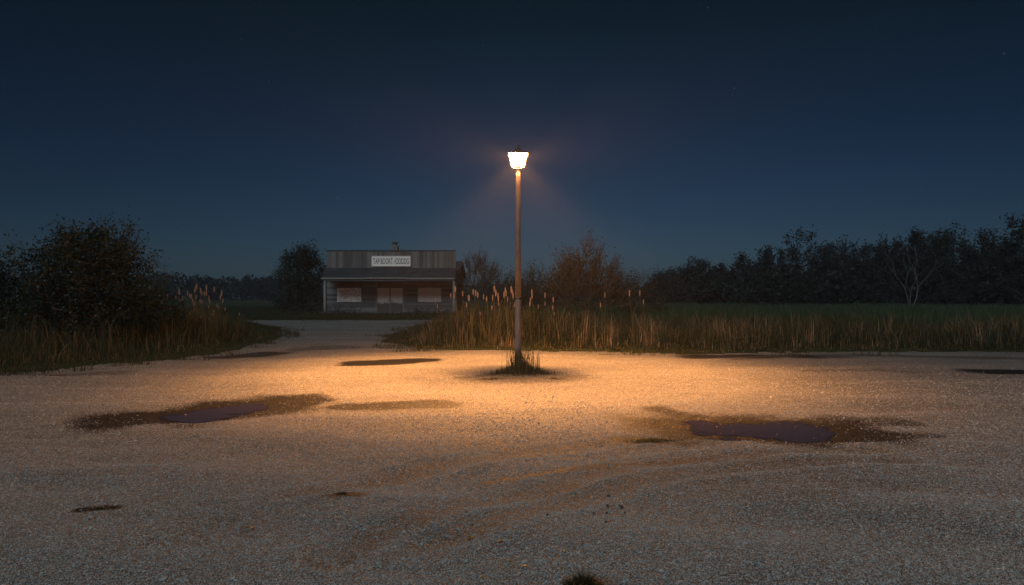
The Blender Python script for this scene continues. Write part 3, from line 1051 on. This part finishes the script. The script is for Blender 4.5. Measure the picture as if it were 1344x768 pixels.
# far woods and undergrowth: masses nobody could count
def far_mass(name, spec, mat, label, seed, size):
    g = np.random.default_rng(seed)
    Ps = []
    for x, y, w, h, n in spec:
        P = lobes_pts(g, [(0, 0, h * .4, w, w * .7, h * .45), (g.uniform(-.4, .4) * w, 0, h * .72, w * .6, w * .5, h * .26), (-.6 * w, 0, h * .5, w * .5, w * .5, h * .34)], n, .5)
        P[:, 2] = np.maximum(P[:, 2], .1)
        Ps.append(P + np.array([x, y, -.1]))
    P = np.concatenate(Ps)
    v, q = leaf_quads(P, np.full(len(P), size), g, .8)
    return tag(obj(name, np_mesh(name, v, None, q), M[mat]), label, 'woods', kind='stuff')


g = random.Random(77)
spec = []
xx_ = -190
while xx_ < 70:
    hpx = (372 if xx_ > -60 else 362) + g.uniform(-4, 4)
    if xx_ < -100: hpx -= 4
    Yb = 205 + g.uniform(-12, 14)
    spec.append((xx_, Yb, g.uniform(4, 8), zat(hpx, Yb), 900))
    xx_ += g.uniform(3.2, 6)
far_mass('far_woods', spec, 'leaf_tree', 'low black line of far woods along the horizon', 61, .9)
spec = []
for k in range(90):
    px = g.uniform(848, 1420)
    Yb = g.uniform(84, 112) - max(0, (px - 1100) * .02)
    top = np.interp(px, [848, 950, 1050, 1344], [370, 362, 345, 335]) + g.uniform(-6, 12)
    spec.append((xat(px, Yb), Yb, g.uniform(1.8, 3.4), zat(top, Yb), 700))
far_mass('undergrowth', spec, 'leaf_tree', 'dark undergrowth filling the foot of the wood', 62, .42)

# ------------------------------------------------------------------ the old store
YB = 60.0
X0, X1 = xat(427, YB), xat(599, YB)
PX0 = xat(424, YB)
zz_ = lambda py: zat(py, YB)
st = empty('old_store', ((X0 + X1) / 2, YB, 0), 'weathered single-storey timber store with a false front and boarded windows', 'store')
cx = (X0 + X1) / 2
hw = (X1 - X0) / 2
lx_ = lambda px: xat(px, YB) - cx
zwall = zz_(351) - .02
g = random.Random(4)
PL, PR = xat(422, 58) - cx, xat(597, 58) - cx      # the porch roof's ends
# front wall: lapped horizontal boards, cut round the openings
OPEN = [(lx_(443), lx_(474), zz_(396), zz_(371)), (lx_(495), lx_(529), .12, zz_(371)), (lx_(549), lx_(579), zz_(396), zz_(371))]
m = MB()
z = .1
while z < 3.4:
    z1 = min(z + .2, 3.4)
    segs = [(-hw + .05, hw - .05)]
    for a, b, c, d in OPEN:
        if z < d - .05 and z1 > c + .05:
            ns = []
            for s0, s1 in segs:
                if a > s0 and b < s1: ns += [(s0, a), (b, s1)]
                else: ns.append((s0, s1))
            segs = ns
    for s0, s1 in segs:
        # joints between boards
        cuts = [s0] + sorted(t for t in (g.uniform(-hw, hw) for _ in range(2)) if s0 + .6 < t < s1 - .6) + [s1]
        for c0, c1 in zip(cuts, cuts[1:]):
            j = g.uniform(-.006, .006)
            m.box(c0 + .003, c1 - .003, -.035 + j, .03, z - .015 + j, z1 + .004, tilt=.028)
    z = z1
m.build('front_wall', M['siding'], st)
m = MB()
m.box(-hw + .04, hw - .04, .034, .16, .0, 3.45)
for s in (-1, 1):
    z = .1
    while z < 3.4:
        m.box(*sorted((s * hw, s * (hw - .03))), .17, 9, z, z + .215)
        z += .22
m.box(-hw + .03, hw - .03, 8.9, 9.0, .1, 3.4)
m.build('side_wall', M['siding'], st)
# main roof behind the false front
m = MB()
n = 9
for k in range(n):
    f0, f1 = k / n, (k + 1) / n
    for s in (-1, 1):
        y0, y1 = (4.6 - s * 4.6 * (1 - f0), 4.6 - s * 4.6 * (1 - f1))
        za, zb = 3.4 + f0 * 1.35, 3.4 + f1 * 1.35
        if s > 0: y0 = max(y0, .15)
        m.add([(-hw - .25, y0, za), (hw + .25, y0, za), (hw + .25, y1, zb + .03), (-hw - .25, y1, zb + .03),
               (-hw - .25, y0, za - .08), (hw + .25, y0, za - .08), (hw + .25, y1, zb - .05), (-hw - .25, y1, zb - .05)],
              [(0, 1, 2, 3), (7, 6, 5, 4), (0, 4, 5, 1), (1, 5, 6, 2), (2, 6, 7, 3), (3, 7, 4, 0)])
roof = m.build('roof', M['roof'], st)
for s in (-1, 1):
    m = MB()
    m.add([(s * hw * .995, .16, 3.4), (s * hw * .995, 9, 3.4), (s * hw * .995, 4.6, 4.7), (s * hw * .985, .16, 3.4), (s * hw * .985, 9, 3.4), (s * hw * .985, 4.6, 4.7)],
          [(0, 1, 2), (5, 4, 3), (0, 3, 4, 1), (1, 4, 5, 2), (2, 5, 3, 0)])
    m.build('gable', M['siding'], st)
# false front: upright planks of uneven width
m = MB()
x = lx_(429)
xe = lx_(598)
while x < xe - .02:
    w = min(g.uniform(.13, .24), xe - x)
    j = g.uniform(-.012, .012)
    m.box(x + .005, x + w - .005, -.12 + j, -.06, zz_(352) - .05, zz_(330) + g.uniform(-.035, .0))
    x += w
ff = m.build('false_front', M['plank'], st)
m = MB()
m.box(lx_(428.6), lx_(598.4), -.165, -.055, zz_(330) + .003, zz_(330) + .1)
m.build('capping', M['roof'], st)
m = MB()
m.box(lx_(429), lx_(598), -.05, .03, 3.46, zz_(331))
m.build('backing_board', M['siding'], st)
# porch roof: lapped shingle courses
m = MB()
YE = -2.0
za, ze = zz_(352), zat(365, YB + YE) + .02
n = 8
for k in range(n):
    f0, f1 = k / n, (k + 1) / n
    y0, y1 = -.17 + (YE + .17) * f0, -.17 + (YE + .17) * f1
    h0, h1 = za + (ze - za) * f0, za + (ze - za) * f1
    x = (PL if False else -hw - .05) + (PL + hw + .05) * f1
    xr = hw + .02 + (PR - hw - .02) * f1
    while x < xr - .02:
        w = min(g.uniform(.25, .6), xr - x)
        j = g.uniform(0, .018)
        m.add([(x, y0 + .04, h0 + .015 + j), (x + w - .006, y0 + .04, h0 + .015 + j), (x + w - .006, y1, h1 + .03 + j), (x, y1, h1 + .03 + j),
               (x, y0 + .04, h0 - .03), (x + w - .006, y0 + .04, h0 - .03), (x + w - .006, y1, h1 - .01), (x, y1, h1 - .01)],
              [(0, 3, 2, 1), (4, 5, 6, 7), (0, 1, 5, 4), (1, 2, 6, 5), (2, 3, 7, 6), (3, 0, 4, 7)])
        x += w
m.build('porch_roof', M['roof'], st)
m = MB()
for x0, x1 in ((PL - .04, -1.95), (-1.94, 1.7), (1.71, PR + .03)):
    j = g.uniform(-.02, .02)
    m.box(x0, x1, YE - .035, YE + .01, ze - .10 + j, ze + .015 + j)
m.build('eave_board', M['trim'], st)
m = MB()
m.box(PL + .12, PR - .1, YE + .1, YE + .2, ze - .28, ze - .12)
for k in range(11):
    x = -hw + .3 + k * (2 * hw - .6) / 10
    m.add([(x, YE + .03, ze - .11), (x + .07, YE + .03, ze - .11), (x + .07, -.18, za - .16), (x, -.18, za - .16),
           (x, YE + .03, ze - .02), (x + .07, YE + .03, ze - .02), (x + .07, -.18, za - .05), (x, -.18, za - .05)],
          [(3, 2, 1, 0), (4, 5, 6, 7), (0, 1, 5, 4), (1, 2, 6, 5), (2, 3, 7, 6), (3, 0, 4, 7)])
m.build('rafters', M['siding'], st)
for xx2 in (PL + .24, PR - .1):
    m = MB()
    m.box(xx2 - .09, xx2 + .09, YE + .06, YE + .24, -.02, ze - .285)
    m.build('porch_post', M['trim'], st)
# deck, step, corner boards
m = MB()
k = 0
while k < 9:
    m.box(-hw + .02, hw - .02, YE + .05 + k * .21, YE + .05 + k * .21 + .2, .04, .115 + g.uniform(-.005, .005))
    k += 1
m.build('porch_deck', M['siding'], st)
m = MB()
for k in range(2):
    m.box(lx_(493), lx_(546), YE - .33 + k * .16, YE - .33 + k * .16 + .15, -.03, .05)
m.build('step', M['siding'], st)
for xx2 in (-hw + .02, hw - .02):
    m = MB()
    m.box(xx2 - .07, xx2 + .07, -.075, -.04, .12, 3.3)
    m.build('corner_board', M['siding'], st)
# boarded windows
for k, (a, b, c, d) in enumerate((OPEN[0], OPEN[2])):
    w = MB()
    w.box(a + .01, b - .01, .0, .03, c + .01, d - .01)
    win = w.build('window', M['lintel'], st)
    win['label'] = ['boarded window with speckled sheet', 'boarded window with upright grained boards'][k]
    zs = zz_(378)
    m = MB()
    if k == 0:
        m.box(a - .02, b + .02, -.07, -.045, c - .03, zs)
    else:
        x = a - .02
        for f in (.36, .33, .35):
            ww = (b - a + .04) * f / 1.04
            m.box(x, x + ww - .008, -.07 + g.uniform(-.01, .01), -.04, c - .03 + g.uniform(-.02, .02), zs + g.uniform(-.02, .02))
            x += ww
    m.build('window_board', M['board'] if k == 0 else M['board_grain'], win)
    m = MB()
    m.box(a - .06, b + .06, -.065, -.02, zs + .003, d)
    m.build('lintel', M['lintel'], win)
# double door
a, b, c, d = OPEN[1]
dm = MB()
dm.box(a + .005, b - .005, .0, .03, c, d)
door = dm.build('door', M['siding'], st)
m = MB(); m.box(a - .03, b + .03, -.068, -.02, zz_(378) + .003, d); m.build('lintel', M['lintel'], door)
mid = (a + b) / 2
for k, (s0, s1) in enumerate(((a + .04, mid - .05), (mid + .05, b - .04))):
    m = MB()
    x = s0
    for j in range(5):
        w = (s1 - s0) / 5
        m.box(x + .003, x + w - .003, -.05 + g.uniform(-.006, .006), -.015, c + .02, zz_(378) - .003)
        x += w
    leaf = m.build('door_leaf', M['door'], door)
    m = MB(); m.box(*((s1 - .09, s1 - .05) if k == 0 else (s0 + .05, s0 + .09)), -.1, -.058, 1.0, 1.2); m.build('handle', M['iron'], leaf)
for s0, s1 in ((a - .1, a - .035), (b + .035, b + .1)):
    m = MB(); m.box(s0, s1, -.075, -.03, .12, d); m.build('door_frame', M['trim'], door)
# sign board with its worn lettering
m = MB()
sx0, sx1, sz0, sz1 = lx_(488), lx_(539.5), zz_(350), zz_(336)
m.box(sx0 + .05, sx1 - .05, -.19, -.135, sz0 + .05, sz1 - .05)
sign = m.build('sign_board', M['signboard'], st)
m = MB()
m.box(sx0, sx1, -.205, -.132, sz1 - .05, sz1); m.box(sx0, sx1, -.205, -.132, sz0, sz0 + .05)
m.box(sx0, sx0 + .05, -.205, -.132, sz0 + .052, sz1 - .052); m.box(sx1 - .05, sx1, -.205, -.132, sz0 + .052, sz1 - .052)
m.build('sign_frame', M['sign_frame'], sign)
fc = bpy.data.curves.new('lettering', 'FONT')
fc.body = 'TAP BOORT. IODDDG'
fc.extrude = .006
fc.offset = .0
fc.align_x = 'CENTER'; fc.align_y = 'CENTER'
fc.size = 1
to = bpy.data.objects.new('lettering_source', fc)
C.objects.link(to)
bpy.context.view_layer.update()
me = bpy.data.meshes.new_from_object(to)
bpy.data.objects.remove(to)
xs = [v.co.x for v in me.vertices]; ys = [v.co.y for v in me.vertices]
kx = (sx1 - sx0 - .32) / (max(xs) - min(xs)); ky = .5 / (max(ys) - min(ys))
ox, oy = (max(xs) + min(xs)) / 2, (max(ys) + min(ys)) / 2
for v in me.vertices:
    X_, Y_, Z_ = v.co
    v.co = ((X_ - ox) * kx + (sx0 + sx1) / 2, -.198 - Z_, (Y_ - oy) * ky + (sz0 + sz1) / 2)
me.materials.clear()
me.materials.append(M['ink'])
obj('lettering', me, M['ink'], sign)
# chimney of rough stone with a forked pot
cxm = lx_(512)
m = MB()
z = 4.2
while z < zz_(321):
    hgt = .17
    for k in range(3):
        w = .62 / 3
        j = g.uniform(-.02, .02)
        m.box(cxm - .31 + k * w + .004, cxm - .31 + (k + 1) * w - .004, 2.2 + j, 2.8 + j, z + .004, z + hgt)
    z += hgt
ch = m.build('chimney', M['stone'], roof)
m = MB()
m.lathe([(.2, z + .002), (.17, z + .08), (.2, z + .2), (.33, z + .3), (.34, z + .34)], 14, (cxm, 2.5))
m.lathe([(.12, z + .341), (.12, z + .342)], 14, (cxm, 2.5))
for o in (m.build('chimney_pot', M['stone'], ch),): pass

# ------------------------------------------------------------------ street lamp
LX, LY = gnd(680, 490)
LX = xat(680, LY)
lamp = empty('street_lamp', (LX, LY, .02), 'lit lantern street lamp on a tall pale pole', 'street lamp')
zl = lambda py: zat(py, LY) - .02
zb, zt = zl(218.6), zl(203.4)
m = MB()
m.lathe([(.078, -.1), (.075, .05), (.069, .5), (.063, zl(393) - .03), (.062, zl(393))], 20)
m.lathe([(.059, zl(393) + .04), (.053, zl(300)), (.048, zl(232)), (.046, zb - .06)], 20)
m.build('pole', M['pole'], lamp, True)
m = MB()
m.lathe([(.062, zl(393) + .001), (.069, zl(393) + .004), (.069, zl(393) + .032), (.060, zl(393) + .039)], 20)
m.build('collar', M['iron'], lamp, True)
r0, r1 = .125, .18
q2 = math.sqrt(2)
lan = MB()
lan.lathe([(.048, zb - .058), (.062, zb - .05), (.05, zb - .03), (.062, zb - .004)], 16)
lantern = lan.build('lantern', M['iron'], lamp)
m = MB()
m.lathe([(r0 * q2, zb), (r1 * q2, zt)], 4, ph=math.pi / 4, cap=False)
m.build('glass', M['glow'], lantern)
m = MB()
for k in range(4):
    a = math.pi / 4 + k * math.pi / 2
    m.tube((r0 * q2 * math.cos(a), r0 * q2 * math.sin(a), zb), (r1 * q2 * math.cos(a), r1 * q2 * math.sin(a), zt), .008, .008, 6)
    b = a + math.pi / 2
    m.tube((r0 * q2 * math.cos(a), r0 * q2 * math.sin(a), zb), (r0 * q2 * math.cos(b), r0 * q2 * math.sin(b), zb), .008, .008, 6)
    m.tube((.05 * math.cos(a), .05 * math.sin(a), zb), (r0 * q2 * math.cos(a), r0 * q2 * math.sin(a), zb), .007, .007, 6)
m.build('lantern_frame', M['iron'], lantern)
m = MB()
m.lathe([((r1 + .016) * q2, zt + .002), ((r1 + .02) * q2, zt + .02), (.10, zt + .085), (.045, zt + .11)], 4, ph=math.pi / 4)
cap = m.build('cap', M['iron'], lantern)
m = MB()
m.lathe([(.02, zt + .111), (.03, zt + .13), (.018, zt + .15), (.028, zt + .175), (.006, zt + .22)], 12)
m.build('finial', M['iron'], cap, True)
m = MB()
m.lathe([(.012, zb + .004), (.035, zb + .03), (.04, zb + .10), (.045, zb + .16), (.03, zb + .2), (.008, zb + .215)], 14)
m.build('bulb', M['glow'], lantern, True)
LP = bpy.data.lights.new('lamp_light', 'POINT')
LP.energy = 18500
LP.color = (1.0, .408, .115)
LP.use_nodes = True                                   # the lantern throws most of its light downwards, little sideways
lt_ = LP.node_tree
em = next(n for n in lt_.nodes if n.type == 'EMISSION')
gm = lt_.nodes.new('ShaderNodeTexCoord')
sx = lt_.nodes.new('ShaderNodeSeparateXYZ')
lt_.links.new(gm.outputs['Normal'], sx.inputs[0])
mr_ = lt_.nodes.new('ShaderNodeMapRange')
mr_.inputs['From Min'].default_value = -1
mr_.inputs['From Max'].default_value = 1
lt_.links.new(sx.outputs['Z'], mr_.inputs['Value'])
rl = lt_.nodes.new('ShaderNodeValToRGB')
PROFILE = [(0.0, .08), (.008, .13), (.03, .62), (.08, .88), (.14, .96), (.185, .68), (.225, .34), (.26, .20), (.31, .15), (.4, .15), (.5, .24), (.6, .36), (1.0, .36)]
el = rl.color_ramp.elements
while len(el) < len(PROFILE): el.new(.5)
for k_, (p_, v_) in enumerate(PROFILE):
    el[k_].position = p_
    el[k_].color = (v_, v_, v_, 1)
lt_.links.new(mr_.outputs[0], rl.inputs['Fac'])
lt_.links.new(rl.outputs['Color'], em.inputs['Strength'])
LP.shadow_soft_size = .11
lo = bpy.data.objects.new('lamp_light', LP)
C.objects.link(lo)
lo.parent = lamp
lo.location = (0, 0, zb + .13)

# ------------------------------------------------------------------ haze, a volume added to give the lamp a halo
hb = MB()
hb.box(-720, 720, -220, 920, -1.2, 13.5)
hz = NT('haze')
hz.t.nodes.remove(hz.b)
pv = hz.n('ShaderNodeVolumePrincipled')
pv.inputs['Color'].default_value = (.72, .80, 1.0, 1)
pv.inputs['Density'].default_value = .00042
pv.inputs['Anisotropy'].default_value = .0
hz.l(pv.outputs[0], hz.out.inputs['Volume'])
hz.m.cycles.homogeneous_volume = True if hasattr(hz.m.cycles, 'homogeneous_volume') else True
tag(hb.build('haze', hz.m), 'thin even haze added for a glow round the lamp', 'haze', kind='stuff')

# ------------------------------------------------------------------ sky and weak dusk light
w = bpy.data.worlds.new('World')
sc.world = w
w.use_nodes = True
wt = w.node_tree
bg = wt.nodes['Background']
tc = wt.nodes.new('ShaderNodeTexCoord')
SUN_EL, SUN_AZ = 42, 205                      # weak cool light from behind the camera
sky = wt.nodes.new('ShaderNodeTexSky')
sky.sky_type = 'NISHITA'
sky.sun_disc = False
sky.sun_elevation = R(SUN_EL)
sky.sun_rotation = R(SUN_AZ)
sky.altitude = 0
sep = wt.nodes.new('ShaderNodeSeparateXYZ')
wt.links.new(tc.outputs['Generated'], sep.inputs[0])
rp = wt.nodes.new('ShaderNodeValToRGB')
SKY = [(0.0, (.50, .88, 1.42)), (.06, (.47, .85, 1.36)), (.13, (.36, .72, 1.15)), (.22, (.24, .58, .92)), (.40, (.09, .43, .46)), (.7, (.9, 1.1, .95)), (1.0, (1.3, 1.35, 1.15))]
e = rp.color_ramp.elements
while len(e) < len(SKY): e.new(.5)
for k, (p, c) in enumerate(SKY):
    e[k].position = p
    e[k].color = (*c, 1)
wt.links.new(sep.outputs['Z'], rp.inputs['Fac'])
mu = wt.nodes.new('ShaderNodeMix')
mu.data_type = 'RGBA'
mu.blend_type = 'MULTIPLY'
mu.inputs[0].default_value = 1
wt.links.new(sky.outputs['Color'], mu.inputs[6])
wt.links.new(rp.outputs['Color'], mu.inputs[7])
last = mu.outputs[2]
# sky colour dimmed out to the sides, standing in for lens vignetting
ab = wt.nodes.new('ShaderNodeMath'); ab.operation = 'ABSOLUTE'
wt.links.new(sep.outputs['X'], ab.inputs[0])
ar = wt.nodes.new('ShaderNodeMapRange')
ar.inputs['From Min'].default_value = 0; ar.inputs['From Max'].default_value = .65
ar.inputs['To Min'].default_value = 1.0; ar.inputs['To Max'].default_value = .68
wt.links.new(ab.outputs[0], ar.inputs['Value'])
m2 = wt.nodes.new('ShaderNodeMix'); m2.data_type = 'RGBA'; m2.blend_type = 'MULTIPLY'; m2.inputs[0].default_value = 1
c2_ = wt.nodes.new('ShaderNodeCombineColor')
for i in range(3): wt.links.new(ar.outputs[0], c2_.inputs[i])
wt.links.new(last, m2.inputs[6]); wt.links.new(c2_.outputs[0], m2.inputs[7])
last = m2.outputs[2]
# a handful of faint stars
for px, py, s in [(317, 51, .02), (353, 107, .02), (443, 259, .03), (634, 59, .02), (964, 116, .04), (961, 125, .02), (929, 10, .03), (1318, 70, .03)]:
    d = Vector(((px - 672) / F_PX, 1, (HZ - py) / F_PX)).normalized()
    dp = wt.nodes.new('ShaderNodeVectorMath'); dp.operation = 'DISTANCE'
    nm = wt.nodes.new('ShaderNodeVectorMath'); nm.operation = 'NORMALIZE'
    wt.links.new(tc.outputs['Generated'], nm.inputs[0])
    wt.links.new(nm.outputs[0], dp.inputs[0])
    dp.inputs[1].default_value = d
    lt = wt.nodes.new('ShaderNodeMath'); lt.operation = 'LESS_THAN'
    wt.links.new(dp.outputs['Value'], lt.inputs[0])
    lt.inputs[1].default_value = .0007
    ml = wt.nodes.new('ShaderNodeMath'); ml.operation = 'MULTIPLY'
    wt.links.new(lt.outputs[0], ml.inputs[0])
    ml.inputs[1].default_value = s * 400
    ad = wt.nodes.new('ShaderNodeMix'); ad.data_type = 'RGBA'; ad.blend_type = 'ADD'
    ad.inputs[0].default_value = 1
    ad.clamp_result = False
    cb = wt.nodes.new('ShaderNodeCombineColor')
    for i in range(3): wt.links.new(ml.outputs[0], cb.inputs[i])
    wt.links.new(last, ad.inputs[6]); wt.links.new(cb.outputs[0], ad.inputs[7])
    last = ad.outputs[2]
wt.links.new(last, bg.inputs['Color'])
bg.inputs['Strength'].default_value = .01

sl = bpy.data.lights.new('dusk_sun', 'SUN')
sl.energy = 1.2
sl.angle = R(25)
sl.color = (.72, .91, 1.0)
so = bpy.data.objects.new('dusk_sun', sl)
C.objects.link(so)
dirv = Vector((math.sin(R(SUN_AZ)) * math.cos(R(SUN_EL)), math.cos(R(SUN_AZ)) * math.cos(R(SUN_EL)), math.sin(R(SUN_EL))))
so.rotation_euler = (-dirv).to_track_quat('-Z', 'Y').to_euler()
so.location = (0, -30, 40)

# ------------------------------------------------------------------ camera and render settings
cd = bpy.data.cameras.new('Camera')
cam = bpy.data.objects.new('Camera', cd)
C.objects.link(cam)
cam.location = (0, 0, EYE)
cam.rotation_euler = (R(90), 0, 0)
cd.sensor_width = 36
cd.lens = 24
cd.shift_y = (HZ - 384) / 1344
cd.clip_end = 3000
sc.camera = cam
sc.view_settings.view_transform = 'Standard'
sc.view_settings.look = 'None'
sc.view_settings.exposure = 0
sc.view_settings.gamma = 1
sc.view_settings.use_curve_mapping = False
sc.render.engine = 'CYCLES'
cy_ = sc.cycles
cy_.use_denoising = True
cy_.denoising_prefilter = 'ACCURATE'
cy_.denoising_input_passes = 'RGB_ALBEDO_NORMAL'
cy_.denoiser = 'OPENIMAGEDENOISE'
cy_.max_bounces = 4
cy_.diffuse_bounces = 2
cy_.glossy_bounces = 2
cy_.transparent_max_bounces = 12
cy_.volume_bounces = 0
cy_.sample_clamp_indirect = 4
cy_.use_adaptive_sampling = False
